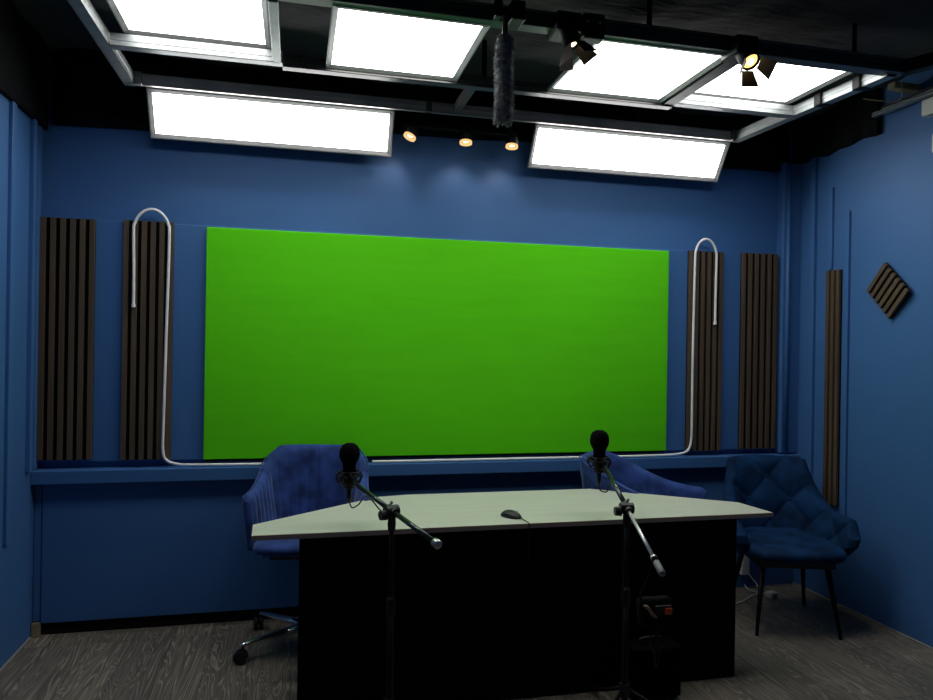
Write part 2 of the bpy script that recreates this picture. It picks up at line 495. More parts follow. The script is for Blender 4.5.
# clips on the right rail, hanger straps up to the ceiling
for y in (3.10, 2.86):
    x = 2.535 + (3.79 - y) / 1.09 * .065
    bar((x - .04, y - .022, Z0 - .004), (x + .03, y + .022, Z0 + .060), blk_metal, 'rail_clip')
for x, y in ((-.81, 3.0), (-.81, 3.74), (2.56, 3.4), (2.56, 3.70), (.87, 3.36), (0.0, 3.775), (1.9, 3.775), (.2, 2.70), (1.4, 2.70), (2.4, 2.70)):
    bar((x - .012, y - .0015, Z0 + .045), (x + .012, y + .0015, ZC + .02), blk_metal, 'hanger_strap')

# ------------------------------------------------------------------ LED panels
def led_panel(label, c, w, d, tilt, em, group, power=None, spread=None):
    """lies in local xy, light face down (-z)"""
    t = thing('led_panel', label, 'led panel', c, 0, group)
    t.rotation_euler = (tilt, 0, 0)
    bm = bmesh.new(); f = .025; th = .016; dz = .011
    O = [(-w / 2, -d / 2), (w / 2, -d / 2), (w / 2, d / 2), (-w / 2, d / 2)]
    def ins(k): return [(x - math.copysign(k, x), y - math.copysign(k, y)) for x, y in O]
    loops = [[bm.verts.new((x, y, z)) for x, y in p] for p, z in ((O, th), (O, .001), (ins(.003), 0), (ins(.006), .0005), (ins(f), dz), (ins(f), th))]
    for A, B in zip(loops[:-1], loops[1:]):
        for k in range(4): bm.faces.new((A[k], A[(k + 1) % 4], B[(k + 1) % 4], B[k]))
    bm.faces.new(loops[0])
    for k in range(4): pass
    obj('frame', bm, alu, t)
    obj('diffuser', box((-w / 2 + f - .001, -d / 2 + f - .001, dz), (w / 2 - f + .001, d / 2 - f + .001, dz + .004)), em, t)
    if power:
        ld = bpy.data.lights.new('panel_light', 'AREA'); ld.shape = 'RECTANGLE'
        ld.size = w - 2 * f; ld.size_y = d - 2 * f; ld.energy = power
        if spread: ld.spread = math.radians(spread)
        ld.color = (1, 1, .97)
        lo = bpy.data.objects.new('panel_light', ld); link(lo); lo.parent = t
        lo.location = (0, 0, .0015)
    return t
PW = None
SP = 122
g = 'square light panels in the ceiling frame'
led_panel('square light panel at the left end of the ceiling frame', (-.427, 3.0, 2.792), .605, .605, 0, em_upper, g, PW, SP)
led_panel('square light panel between the left cross bar and the furry microphone', (.42, 3.012, 2.742), .612, .612, 0, em_upper, g, PW, SP)
led_panel('square light panel behind the spotlight nearest the furry microphone', (1.485, 3.012, 2.742), .612, .612, 0, em_upper, g, PW, SP)
led_panel('square light panel at the right end of the ceiling frame', (2.21, 3.0, 2.792), .605, .605, 0, em_upper, g, PW, SP)
g = 'long tilted light panels at the back of the frame'
def front_panel(label, x0, x1):
    top = V(((x0 + x1) / 2, 3.79, 2.737)); bot = V(((x0 + x1) / 2, 3.925, 2.524))
    dv = (bot - top); L = dv.length
    # local +y runs from top to bottom edge;  light face normal = local -z
    tilt = math.atan2(dv.z, dv.y)
    return led_panel(label, (top + bot) / 2, x1 - x0, L, tilt, em_front, g)
front_panel('long tilted light panel left of the three small ceiling spotlights', -.735, .495)
front_panel('long tilted light panel right of the three small ceiling spotlights', 1.285, 2.510)

# ------------------------------------------------------------------ three small spots on a bar over the green screen
t = thing('spotlight_bar', 'slim black bar at top of back wall carrying three small spotlights', 'light bar', (.89, 3.93, 2.70))
obj('bar', box((-.33, -.02, 0), (.33, .02, .03), .003, 1), blk_metal, t)
for x in (-.25, .25): obj('hanger', box((x - .012, -.002, .028), (x + .012, .002, ZC - 2.70 + .01)), blk_metal, t)
def small_spot(label, x, ang_z):
    t = thing('small_spotlight', label, 'spotlight', (x, 3.85, 2.70), 0, 'small round spotlights above the green screen')
    bm = bmesh.new(); bx(bm, (-.006, -.01, .0), (.006, .085, .028)); tube(bm, [(0, -.004, .02), (0, -.004, -.03)], .005, 8)
    obj('arm', bm, blk_metal, t)
    # head pointing along direction d
    d = V((ang_z, -.10, -.85)).normalized()
    M = frame_z(d).to_4x4(); M.translation = V((0, -.004, -.028))
    bm = bmesh.new()
    lathe(bm, [(.012, -.012), (.026, -.006), (.033, .012), (.035, .05), (.0335, .052), (.031, .040), (.029, .020), (.012, .018)], 24, M)
    obj('housing', bm, blk_metal, t, smooth=True)
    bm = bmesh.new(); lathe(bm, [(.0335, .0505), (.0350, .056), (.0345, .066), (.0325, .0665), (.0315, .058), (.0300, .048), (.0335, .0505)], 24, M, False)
    obj('trim_ring', bm, em_ring, t)  # the ring is no lamp; its emission imitates light from the bulb
    bm = bmesh.new(); lathe(bm, [(.010, .018), (.020, .030), (.021, .042), (.015, .053), (.002, .057)], 20, M)
    obj('bulb', bm, em_bulb, t, smooth=True)
    ld = bpy.data.lights.new('spot_beam', 'SPOT'); ld.energy = 1.5; ld.spot_size = math.radians(86); ld.spot_blend = 0.9
    ld.color = (1, .78, .68); ld.shadow_soft_size = .02
    lo = bpy.data.objects.new('spot_beam', ld); link(lo); lo.parent = t
    lo.location = M @ V((0, 0, .072))
    # the beam leans to the wall
    dd = V((d.x * .9, .52, -.85)).normalized()
    lo.rotation_euler = dd.to_track_quat('-Z', 'Y').to_euler()
    return t
small_spot('small round warm spotlight beside the left long light panel', .610, -.42)
small_spot('small round warm spotlight, middle one of three over the green screen', .898, -.03)
small_spot('small round warm spotlight beside the right long light panel', 1.165, -.06)

# ------------------------------------------------------------------ barn door spotlights on the near track
def barn_spot(label, x, d, roll, lit):
    t = thing('barn_door_spotlight', label, 'spotlight', (x, 2.655, 2.735), 0, 'barn door spotlights on the near track')
    obj('track_adapter', box((-.05, -.035, -.012), (.05, .085, .062), .004, 1), blk_plastic, t)
    bm = bmesh.new()
    tube(bm, [(0, -.01, -.01), (0, -.02, -.03)], .008, 10)
    obj('swivel_arm', bm, grey_metal, t)
    d = V(d).normalized()
    M = frame_z(d).to_4x4() @ Matrix.Rotation(roll, 4, 'Z') @ Matrix.Scale(1.18, 4); M.translation = V((0, -.02, -.018)) 
    bm = bmesh.new()
    lathe(bm, [(.010, -.055), (.024, -.05), (.030, -.02), (.032, .045), (.0305, .046), (.028, .030), (.01, .026)], 24, M)
    obj('housing', bm, blk_metal, t, smooth=True)
    bm = bmesh.new(); lathe(bm, [(.0278, .026), (.026, .036), (.014, .041), (.002, .042)], 20, M)
    ln = obj('lens', bm, em_warm, t, smooth=True)
    bm = bmesh.new(); lathe(bm, [(.013, .0405), (.010, .0435), (.002, .0445)], 16, M)
    obj('lamp_core', bm, em_hot, ln, smooth=True)
    for k in range(4):
        R = M @ Matrix.Rotation(k * PI / 2, 4, 'Z')
        bm = bmesh.new()
        f = .50
        p = [(-.022, .032, .046), (.022, .032, .046), (.034, .032 + .06 * math.sin(f), .046 + .06 * math.cos(f)), (-.034, .032 + .06 * math.sin(f), .046 + .06 * math.cos(f))]
        n = (V(p[1]) - V(p[0])).cross(V(p[3]) - V(p[0])).normalized() * .0012
        a = [bm.verts.new(R @ V(q)) for q in p]; b = [bm.verts.new(R @ (V(q) + n)) for q in p]
        bm.faces.new(a); bm.faces.new(list(reversed(b)))
        for i in range(4): bm.faces.new((a[i], a[(i + 1) % 4], b[(i + 1) % 4], b[i]))
        obj('barn_door', bm, flap_metal, t)
    ld = bpy.data.lights.new('spot_beam', 'SPOT'); ld.energy = lit; ld.spot_size = math.radians(50); ld.spot_blend = .5
    ld.color = (1, .7, .35); ld.shadow_soft_size = .02
    lo = bpy.data.objects.new('spot_beam', ld); link(lo); lo.parent = t
    lo.location = M @ V((0, 0, .05)); lo.rotation_euler = d.to_track_quat('-Z', 'Y').to_euler()
    return t
barn_spot('barn door spotlight with amber lamp beside the furry microphone', 1.02, (.34, -.10, -.92), .9, 1.5)
barn_spot('barn door spotlight with glowing amber lamp near the right end of track', 1.808, (.06, -.62, -.78), .15, 2)
# black clamp box on the track
t = thing('track_junction_box', 'black junction box on the near track between the two barn door spotlights', 'junction box', (1.135, 2.665, 2.715))
obj('box', box((-.045, -.02, 0), (.045, .035, .10), .006, 2), blk_plastic, t)
for x in (-.03, .02):
    bm = bmesh.new(); tube(bm, [(x, -.028, .06), (x, -.018, .06)], .006, 10)
    obj('screw_knob', bm, grey_metal, t)

# ------------------------------------------------------------------ furry microphone hanging from the track
t = thing('furry_microphone', 'charcoal furry boom microphone hanging vertically from the near ceiling track', 'microphone', (.765, 2.645, 2.69))
bm = bmesh.new()
tube(bm, [(0, 0, -.03), (0, 0, .07)], .011, 12); bx(bm, (-.045, -.02, .055), (-.015, .06, .12), .004, 1); bx(bm, (.02, -.025, .05), (.075, .075, .125), .004, 1)
obj('mount_clamp', bm, blk_plastic, t)
bm = bmesh.new(); tube(bm, [(-.012, -.018, -.02), (-.012, -.018, .06)], .005, 8)
obj('clamp_bolt', bm, grey_metal, t)
bm = bmesh.new()
prof = [(.004, -.345), (.018, -.343), (.029, -.33), (.033, -.29), (.031, -.2), (.034, -.1), (.033, -.04), (.027, -.012), (.012, -.004)]
lathe(bm, prof, 28)
def prof_r(z):
    for (r0, z0), (r1, z1) in zip(prof[:-1], prof[1:]):
        if z0 <= z <= z1: return r0 + (r1 - r0) * (z - z0) / (z1 - z0 + 1e-9)
    return .01
rnd = random.Random(3)
for k in range(2600):
    z = rnd.uniform(-.344, -.004); a = rnd.uniform(0, 2 * PI); r = prof_r(z) * (.90 + .09 * math.sin(3 * a + 40 * z) * math.sin(70 * z + 2 * a)) - .003
    er = V((math.cos(a), math.sin(a), 0)); et = V((-math.sin(a), math.cos(a), 0))
    p = er * r + V((0, 0, z))
    L = rnd.uniform(.012, .026)
    tip = p + er * L * .75 + V((0, 0, -L * rnd.uniform(.2, 1.1))) + et * L * rnd.uniform(-.6, .6)
    ww = .0024
    a1 = bm.verts.new(p + et * ww); a2 = bm.verts.new(p - et * ww); a3 = bm.verts.new(p + V((0, 0, ww * 1.6))); a4 = bm.verts.new(tip)
    bm.faces.new((a1, a2, a4)); bm.faces.new((a2, a3, a4)); bm.faces.new((a3, a1, a4))
obj('fur_cover', bm, fur, t)

# ------------------------------------------------------------------ desk
DT, DB = .742, .722
top_poly = [(-.152, 2.868), (2.155, 2.878), (2.128, 3.105), (1.535, 3.545), (.56, 3.545), (.405, 3.515), (-.157, 3.045)]
desk = thing('presenter_desk', 'wide black fronted desk with pale grey top in front of green screen', 'desk', (1.0, 3.1, 0))
off = V((1.0, 3.1))
pl = [(x - off.x, y - off.y) for x, y in top_poly]
bm = bmesh.new(); prism(bm, pl, DB + .0005, DT)
top = obj('desk_top', bm, laminate, desk)
# edge band running around the slab
bm = bmesh.new()
n = len(pl)
cx = sum(p[0] for p in pl) / n; cy = sum(p[1] for p in pl) / n
def offs(poly, d):
    out = []
    m = len(poly)
    for i in range(m):
        p0 = V(poly[i - 1]); p1 = V(poly[i]); p2 = V(poly[(i + 1) % m])
        n1 = V(((p1 - p0).y, -(p1 - p0).x)).normalized(); n2 = V(((p2 - p1).y, -(p2 - p1).x)).normalized()
        bs = (n1 + n2).normalized(); out.append(p1 + bs * d / max(.3, bs.dot(n1)))
    return out
po = offs(pl, .0016)
q = [[bm.verts.new((p[0], p[1], z)) for p in pts] for pts, z in ((pl, DB - .0002), (po, DB - .0002), (po, DT - .001), (pl, DT - .001))]
for i in range(n):
    j = (i + 1) % n
    for a, b in ((0, 1), (1, 2), (2, 3), (3, 0)):
        bm.faces.new((q[a][i], q[a][j], q[b][j], q[b][i]))
eb = obj('edge_band', bm, edge_brown, top); eb['label'] = 'dark brown edge band'
obj('front_panel', box((.028 - 1, 2.876 - 3.1, .004), (1.966 - 1, 2.894 - 3.1, DB), .001, 1), desk_black, desk)
obj('side_panel', box((.028 - 1, 2.895 - 3.1, .004), (.046 - 1, 3.16 - 3.1, DB), .001, 1), desk_black, desk)
obj('side_panel', box((1.948 - 1, 2.895 - 3.1, .004), (1.966 - 1, 3.16 - 3.1, DB), .001, 1), desk_black, desk)

# ------------------------------------------------------------------ mouse
t = thing('computer_mouse', 'small black wired computer mouse lying on the pale desk top', 'mouse', (.930, 2.995, DT), math.radians(-152))
bm = bmesh.new()
nx, ny = 14, 10
rows = []
for i in range(nx + 1):
    u = -1 + 2 * i / nx; row = []
    hw = .031 * (1 - abs(u) ** 3.2) ** .5 * (1 - .12 * u) + .0005
    for j in range(ny + 1):
        vv = -1 + 2 * j / ny
        hgt = .034 * (1 - abs(u + .1 if u < 0 else u) ** 2.6 * .8) * (1 - .55 * abs(vv) ** 2.4) - .004
        row.append(bm.verts.new((vv * hw, u * .055, max(.004, hgt))))
    rows.append(row)
for i in range(nx):
    for j in range(ny): bm.faces.new((rows[i][j], rows[i][j + 1], rows[i + 1][j + 1], rows[i + 1][j]))
bnd = [r[0] for r in rows] + rows[-1][1:] + [r[-1] for r in reversed(rows[:-1])] + list(reversed(rows[0][1:-1]))
low = [bm.verts.new((v.co.x * .94, v.co.y * .95, .0005)) for v in bnd]
for i in range(len(bnd)):
    j = (i + 1) % len(bnd); bm.faces.new((bnd[i], bnd[j], low[j], low[i]))
bm.faces.new(low)
obj('shell', bm, blk_plastic, t, smooth=True)
bm = bmesh.new(); tube(bm, [(-.004, .03, .026), (.004, .03, .026)], .009, 14)
obj('scroll_wheel', bm, grey_metal, t)
Mi = Matrix.Translation(t.location) @ Matrix.Rotation(math.radians(-152), 4, 'Z'); Mi = Mi.inverted()
P = [Mi @ V(p) for p in ((.957, 2.945, DT + .008), (.962, 2.925, DT + .005), (.966, 2.895, DT + .0035), (.967, 2.872, DT + .003), (.968, 2.862, DT - .004), (.968, 2.861, DT - .03), (.967, 2.862, .58))]
bm = bmesh.new(); tube(bm, catmull(P, 6), .0022, 6)
obj('cable', bm, blk_plastic, t, smooth=True)

# ------------------------------------------------------------------ microphones on boom stands
def helix_pts(c, R, n, axis=2):
    return [V((c[0] + R * math.cos(2 * PI * k / n), c[1] + R * math.sin(2 * PI * k / n), c[2])) for k in range(n + 1)]
def studio_mic(label, pos, scale, cable_pts, bend):
    """pos = world centre of the shock mount"""
    t = thing('studio_microphone', label, 'microphone', pos, 0, 'microphones over the desk')
    s = scale
    bm = bmesh.new()
    lathe(bm, [(.012 * s, .005), (.027 * s, .006), (.0275 * s, .03 * s), (.028 * s, .044 * s), (.034 * s, .055 * s), (.041 * s, .070 * s), (.0435 * s, .087 * s), (.041 * s, .106 * s), (.033 * s, .122 * s), (.018 * s, .132 * s), (.003 * s, .134 * s)], 28)
    obj('foam_windscreen', bm, foam, t, smooth=True)
    bm = bmesh.new()
    lathe(bm, [(.004, -.058), (.020, -.058), (.0235, -.052), (.0235, .0), (.022, .006), (.004, .006)], 24)
    obj('body', bm, blk_metal, t, smooth=True)
    bm = bmesh.new()
    for R, z in ((.043, .012), (.050, -.004), (.043, -.034)):
        tube(bm, helix_pts((0, 0, z), R, 28), .0032, 6, cap=False)
    for k in range(8):
        a = 2 * PI * k / 8
        p = [(.043 * math.cos(a), .043 * math.sin(a), .012), (.056 * math.cos(a + .15), .056 * math.sin(a + .15), -.008), (.043 * math.cos(a), .043 * math.sin(a), -.034)]
        tube(bm, p, .0036, 6)
        tube(bm, [(.043 * math.cos(a), .043 * math.sin(a), .012), (.024 * math.cos(a + .3), .024 * math.sin(a + .3), -.018)], .0015, 5)
        tube(bm, [(.043 * math.cos(a), .043 * math.sin(a), -.034), (.024 * math.cos(a + .3), .024 * math.sin(a + .3), -.018)], .0015, 5)
    obj('shock_mount', bm, blk_metal, t, smooth=True)
    bm = bmesh.new(); tube(bm, [(0, 0, -.056), (0, 0, -.10), (.001, 0, -.115)], [.010, .0095, .006], 12)
    obj('cable_plug', bm, blk_plastic, t, smooth=True)
    bm = bmesh.new(); e = V(bend) - V(pos); h = V((e.x, e.y, 0)).normalized() * .047
    tube(bm, [h + V((0, 0, -.03)), h * 1.15 + V((0, 0, -.036)), e * 1.0], [.006, .008, .008], 10)
    obj('mount_arm', bm, blk_metal, t, smooth=True)
    bm = bmesh.new(); tube(bm, catmull([V(p) - V(pos) for p in cable_pts], 8), .003, 7)
    obj('cable', bm, blk_plastic, t, smooth=True)
    return t

def boom_stand(label, J, far, near, near_metal, weight):
    """J pole joint, far/near boom ends (world)"""
    base = V((J[0], J[1], 0)); J = V(J); far = V(far); near = V(near)
    t = thing('microphone_stand', label, 'microphone stand', base, 0, 'boom stands in front of the desk')
    w = lambda p: V(p) - base
    bm = bmesh.new()
    tube(bm, [(0, 0, .06), (0, 0, .50)], .0125, 14); tube(bm, [(0, 0, .48), (0, 0, J.z - .03)], .0088, 12)
    obj('pole', bm, blk_metal, t, smooth=True)
    bm = bmesh.new(); lathe(bm, [(.006, .46), (.017, .462), (.019, .48), (.017, .525), (.011, .535), (.006, .536)], 18)
    obj('height_clutch', bm, blk_plastic, t)
    # boom clutch
    bm = bmesh.new()
    d = (far - near).normalized(); sd = d.cross(V((0, 0, 1))).normalized()
    lathe(bm, [(.004, J.z - .075), (.014, J.z - .074), (.016, J.z - .05), (.014, J.z - .02), (.010, J.z - .006), (.004, J.z - .004)], 18)
    tube(bm, [w(J) - sd * .028, w(J) + sd * .024], .022, 16)
    tube(bm, [w(J) - d * .028, w(J) + d * .028], .017, 14)
    obj('boom_clutch', bm, blk_plastic, t)
    bm = bmesh.new(); kc = w(J) - sd * .026 + V((0, 0, -.012))
    tube(bm, [kc, kc - sd * .024], [.020, .018], 10)
    tube(bm, [kc - sd * .01 - V((0, 0, .014)), kc - sd * .01 + V((0, 0, .014))], .007, 8)
    obj('clutch_knob', bm, blk_plastic, t)
    bm = bmesh.new(); tube(bm, [w(J) + d * .02 + V((0, 0, .012)), w(J) + d * .02 + V((0, 0, .026)) + sd * .012], .006, 10)
    obj('boom_screw', bm, grey_metal, t)
    bm = bmesh.new(); tube(bm, [w(J), w(far)], .0100, 12)
    obj('boom', bm, boom_metal, t, smooth=True)
    bm = bmesh.new(); tube(bm, [w(J), w(near)], .0100 if weight == 'chrome' else .0066, 12)
    obj('boom_tail', bm, near_metal, t, smooth=True)
    e = w(near)
    bm = bmesh.new()
    if weight == 'chrome':
        tube(bm, [e + d * .012, e + d * .004, e - d * .02, e - d * .026], [.008, .0155, .0165, .012], 16)
        obj('boom_end_cap', bm, grey_metal, t, smooth=True)
    else:
        tube(bm, [e + d * .006, e - d * .002], [.013, .013], 12)
        obj('boom_end_ring', bm, grey_metal, t)
        bm = bmesh.new(); tube(bm, [e - d * .02, e - d * .024, e - d * .085, e - d * .09], [.009, .0125, .0125, .009], 16)
        obj('counterweight', bm, grey_rubber, t, smooth=True)
        bm = bmesh.new(); tube(bm, [e, e - d * .022], .006, 10)
        obj('boom_end_bolt', bm, blk_metal, t)
    for k in range(3):
        a = math.radians(95 + 120 * k)
        bm = bmesh.new()
        v = V((math.cos(a), math.sin(a), 0))
        tube(bm, [V((0, 0, .13)) + v * .01, v * .15 + V((0, 0, .055)), v * .255 + V((0, 0, .012))], .0085, 10)
        lg = obj('leg', bm, blk_metal, t, smooth=True)
        bm = bmesh.new(); tube(bm, [v * .245 + V((0, 0, .0175)), v * .285 + V((0, 0, .0125))], [.0115, .0125], 10)
        obj('rubber_foot', bm, blk_plastic, lg)
    bm = bmesh.new(); lathe(bm, [(.006, .10), (.02, .10), (.022, .12), (.02, .15), (.006, .152)], 18)
    obj('leg_hub', bm, blk_plastic, t)
    return t

# left stand
J = (.338, 2.585, .862)
far = (.250, 2.99, .905); near = (.492, 2.43, .795)
J1 = V((.3405, 2.565, .855))
# keep boom straight: joint placed on the line far-near
far = V((.262, 2.93, .905)); near = V((.478, 2.42, .805))
u = .53; J1 = near.lerp(far, u)
boom_stand('black boom microphone stand on the left with silver boom end', tuple(J1), far, near, boom_metal, 'chrome')
mpos = V((.224, 2.985, .948))
studio_mic('black foam covered microphone in front of the left blue chair', tuple(mpos), .98,
           [mpos + V((.0, 0, -.105)), mpos + V((.012, -.01, -.135)), mpos + V((.035, -.05, -.115)), far.lerp(near, .12) + V((0, 0, -.014)), far.lerp(near, .32) + V((0, 0, -.03)), J1 + V((-.01, -.012, .0)), J1 + V((.004, -.016, -.12)), J1 + V((.008, -.018, -.35)), V((J1.x + .012, J1.y - .03, .03))], far)
bm = bmesh.new()
# right stand
far = V((1.325, 2.93, .985)); near = V((1.330, 2.33, .655))
far = V((1.340, 2.93, .960)); near = V((1.254, 2.32, .738))
u = .50; J2 = near.lerp(far, u)
boom_stand('black boom microphone stand on the right with bag hanging off it', tuple(J2), far, near, bright_tube, 'rubber')
mpos2 = V((1.335, 2.985, .986))
studio_mic('black foam covered microphone in front of the right blue chair', tuple(mpos2), 1.0,
           [mpos2 + V((.0, 0, -.105)), mpos2 + V((.004, -.006, -.135)), mpos2 + V((.03, -.02, -.14)), mpos2 + V((.045, -.03, -.10)), far.lerp(near, .15) + V((0.012, 0, -.012)), far.lerp(near, .4) + V((.002, 0, -.022)), J2 + V((-.02, -.012, .0)), J2 + V((-.022, -.016, -.12)), J2 + V((-.02, -.018, -.4)), V((J2.x - .02, J2.y - .03, .03))], far)
STAND2 = (J2.copy(), near.copy(), far.copy())

# ------------------------------------------------------------------ bag hanging from the right boom end
d = (far - near).normalized()
bp = near - d * .01
t = thing('hanging_bag', 'black pouch with orange tag hanging by straps from right boom stand', 'bag', tuple(bp + V((.0, 0, -.165))))
bl = V(t.location)
bm = bmesh.new()
for sx in (-1, 1):
    P = [bp - bl + V((sx * .004, 0, .010)), bp - bl + V((sx * .024, -.004, -.05)), bp - bl + V((sx * .052, -.004, -.11)), bp - bl + V((sx * .060, 0, -.155))]
    C = catmull(P, 6)
    for a, b in zip(C[:-1], C[1:]):
        pass
    tube(bm, C, .0045, 6)
obj('strap', bm, fabric_black, t, smooth=True)
bm = bmesh.new()
vs = bx(bm, (-.066, -.022, -.075), (.066, .022, .035), .018, 4)
for v in bm.verts:
    v.co.x *= 1 - .25 * max(0, -v.co.z) / .075 * .6
obj('pouch', bm, fabric_black, t, smooth=True)
bm = bmesh.new(); bx(bm, (-.012, -.031, -.02), (.052, -.020, .012), .004, 2)
obj('flap', bm, blk_plastic, t)
o = obj('orange_tag', box((.024, -.0345, -.019), (.052, -.0305, .004), .002, 1), orange, t); o['label'] = 'small orange rubber tag'
bm = bmesh.new(); tube(bm, catmull([V((-.055, -.026, .016)), V((-.04, -.03, .008)), V((-.022, -.030, -.016)), V((-.004, -.027, -.028))], 6), [.004] * 3 + [.006] * 13 + [.004] * 3, 8)
o = obj('tan_strap', bm, tan, t, smooth=True); o['label'] = 'tan leather strap end'
bm = bmesh.new()
tube(bm, catmull([V((-.018, -.014, -.07)), V((-.02, -.016, -.13)), V((-.004, -.018, -.15)), V((.006, -.016, -.11)), V((.004, -.014, -.07))], 6), .003, 6)
tube(bm, catmull([V((.010, -.014, -.07)), V((.012, -.016, -.17)), V((.004, -.018, -.205)), V((-.004, -.016, -.18)), V((.0, -.014, -.07))], 6), .003, 6)
obj('dangling_cord', bm, blk_plastic, t, smooth=True)

# narrow black case standing before the desk
t = thing('black_case', 'narrow upright black case standing against the desk front', 'case', (1.505, 2.80, 0))
obj('body', box((-.113, -.06, .012), (.113, .06, .20), .008, 2), case_black, t)
obj('lid', box((-.115, -.062, .202), (.115, .062, .225), .008, 2), case_black, t)
bm = bmesh.new(); tube(bm, catmull([(-.05, 0, .224), (-.045, 0, .246), (.045, 0, .246), (.05, 0, .224)], 5), .006, 8)
obj('handle', bm, blk_plastic, t, smooth=True)
for sx in (-1, 1):
    for sy in (-1, 1):
        bm = bmesh.new(); lathe(bm, [(.010, 0), (.012, .002), (.012, .012), (.008, .0135)], 10, Matrix.Translation((sx * .09, sy * .042, 0)))
        obj('foot', bm, blk_plastic, t)

# ------------------------------------------------------------------ velvet swivel chairs
def u_path(hw, yb, yfr, rc, flare, n=200):
    """plan of a U shell: left arm front -> back -> right arm front; returns list of (x,y,nx,ny,arc)"""
    pts = []
    def add(x, y): pts.append(V((x, y)))
    m = 40
    for i in range(m): 
        y = yfr + (yb - rc - yfr) * i / m
        add(-hw - flare * (1 - i / m), y)
    for i in range(m):
        a = PI - PI / 2 * i / m
        add(-hw + rc + rc * math.cos(a), yb - rc + rc * math.sin(a))
    for i in range(m + 1):
        add(-hw + rc + (2 * hw - 2 * rc) * i / m, yb)
    for i in range(1, m + 1):
        a = PI / 2 - PI / 2 * i / m
        add(hw - rc + rc * math.cos(a), yb - rc + rc * math.sin(a))
    for i in range(1, m + 1):
        y = (yb - rc) + (yfr - yb + rc) * i / m
        add(hw + flare * i / m, y)
    # resample by arc length
    acc = [0]
    for a, b in zip(pts[:-1], pts[1:]): acc.append(acc[-1] + (b - a).length)
    L = acc[-1]; out = []; k = 0
    for i in range(n + 1):
        s = L * i / n
        while k < len(acc) - 2 and acc[k + 1] < s: k += 1
        f = (s - acc[k]) / max(1e-9, acc[k + 1] - acc[k])
        out.append((pts[k].lerp(pts[k + 1], min(1, f)), s))
    res = []
    for i in range(n + 1):
        a = out[max(0, i - 1)][0]; b = out[min(n, i + 1)][0]
        tg = (b - a).normalized()
        res.append((out[i][0], V((-tg.y, tg.x)), out[i][1] - L / 2))
    return res, L     # normal = left of travel = outward

def shell_mesh(path, L, ztop, zbot, thick, lean, inner_d, outer_d, m=26, pinch=None):
    bm = bmesh.new()
    n = len(path) - 1
    I = []; O = []
    for i, (p, nr, s) in enumerate(path):
        zt = ztop(s); zb = zbot(s)
        ri = []; ro = []
        for j in range(m + 1):
            v = j / m; z = zb + (zt - zb) * v
            rnd_ = 1.0
            if v > .86: rnd_ = math.sqrt(max(0, 1 - ((v - .86) / .14) ** 2)) * .92 + .08
            endf = min(1, (L / 2 - abs(s)) / .035); endr = math.sqrt(max(0, 1 - (1 - endf) ** 2)) * .9 + .1
            th = thick * rnd_ * endr
            ln = lean(s, z)
            # normals: outward nr
            pi_ = V((p.x, p.y)) - nr * (th * .5 + inner_d(s, z, v) * rnd_ * endr) + nr * ln
            po_ = V((p.x, p.y)) + nr * (th * .5 + outer_d(s, z, v) * rnd_ * endr) + nr * ln
            ri.append(bm.verts.new((pi_.x, pi_.y, z))); ro.append(bm.verts.new((po_.x, po_.y, z)))
        I.append(ri); O.append(ro)
    for i in range(n):
        for j in range(m):
            bm.faces.new((I[i][j], I[i][j + 1], I[i + 1][j + 1], I[i + 1][j]))
            bm.faces.new((O[i][j], O[i + 1][j], O[i + 1][j + 1], O[i][j + 1]))
        bm.faces.new((I[i][m], O[i][m], O[i + 1][m], I[i + 1][m]))
        bm.faces.new((I[i][0], I[i + 1][0], O[i + 1][0], O[i][0]))
    for i in (0, n):
        for j in range(m): bm.faces.new((I[i][j], O[i][j], O[i][j + 1], I[i][j + 1]))
    return bm

def pillow(hx, hy, z0, z1, e=3.2, n=40, m=14, front=0, disp=None):
    """superellipse cushion with flat-ish top"""
    bm = bmesh.new()
    rings = []
    for j in range(m + 1):
        a = -PI / 2 + PI * j / m
        c = abs(math.cos(a)) ** .45; sn = math.copysign(abs(math.sin(a)) ** .8, math.sin(a))
        z = (z0 + z1) / 2 + (z1 - z0) / 2 * sn
        ring = []
        for k in range(n):
            b = 2 * PI * k / n
            x = math.copysign(abs(math.cos(b)) ** (2 / e), math.cos(b)) * hx * c
            y = math.copysign(abs(math.sin(b)) ** (2 / e), math.sin(b)) * hy * c
            dz = disp(x, y, sn) if disp else 0
            ring.append(bm.verts.new((x, y, z + dz)))
        rings.append(ring)
    for j in range(m):
        for k in range(n):
            bm.faces.new((rings[j][k], rings[j][(k + 1) % n], rings[j + 1][(k + 1) % n], rings[j + 1][k]))
    bm.faces.new(list(reversed(rings[0]))); bm.faces.new(rings[-1])
    bmesh.ops.remove_doubles(bm, verts=bm.verts[:], dist=1e-5)
    return bm

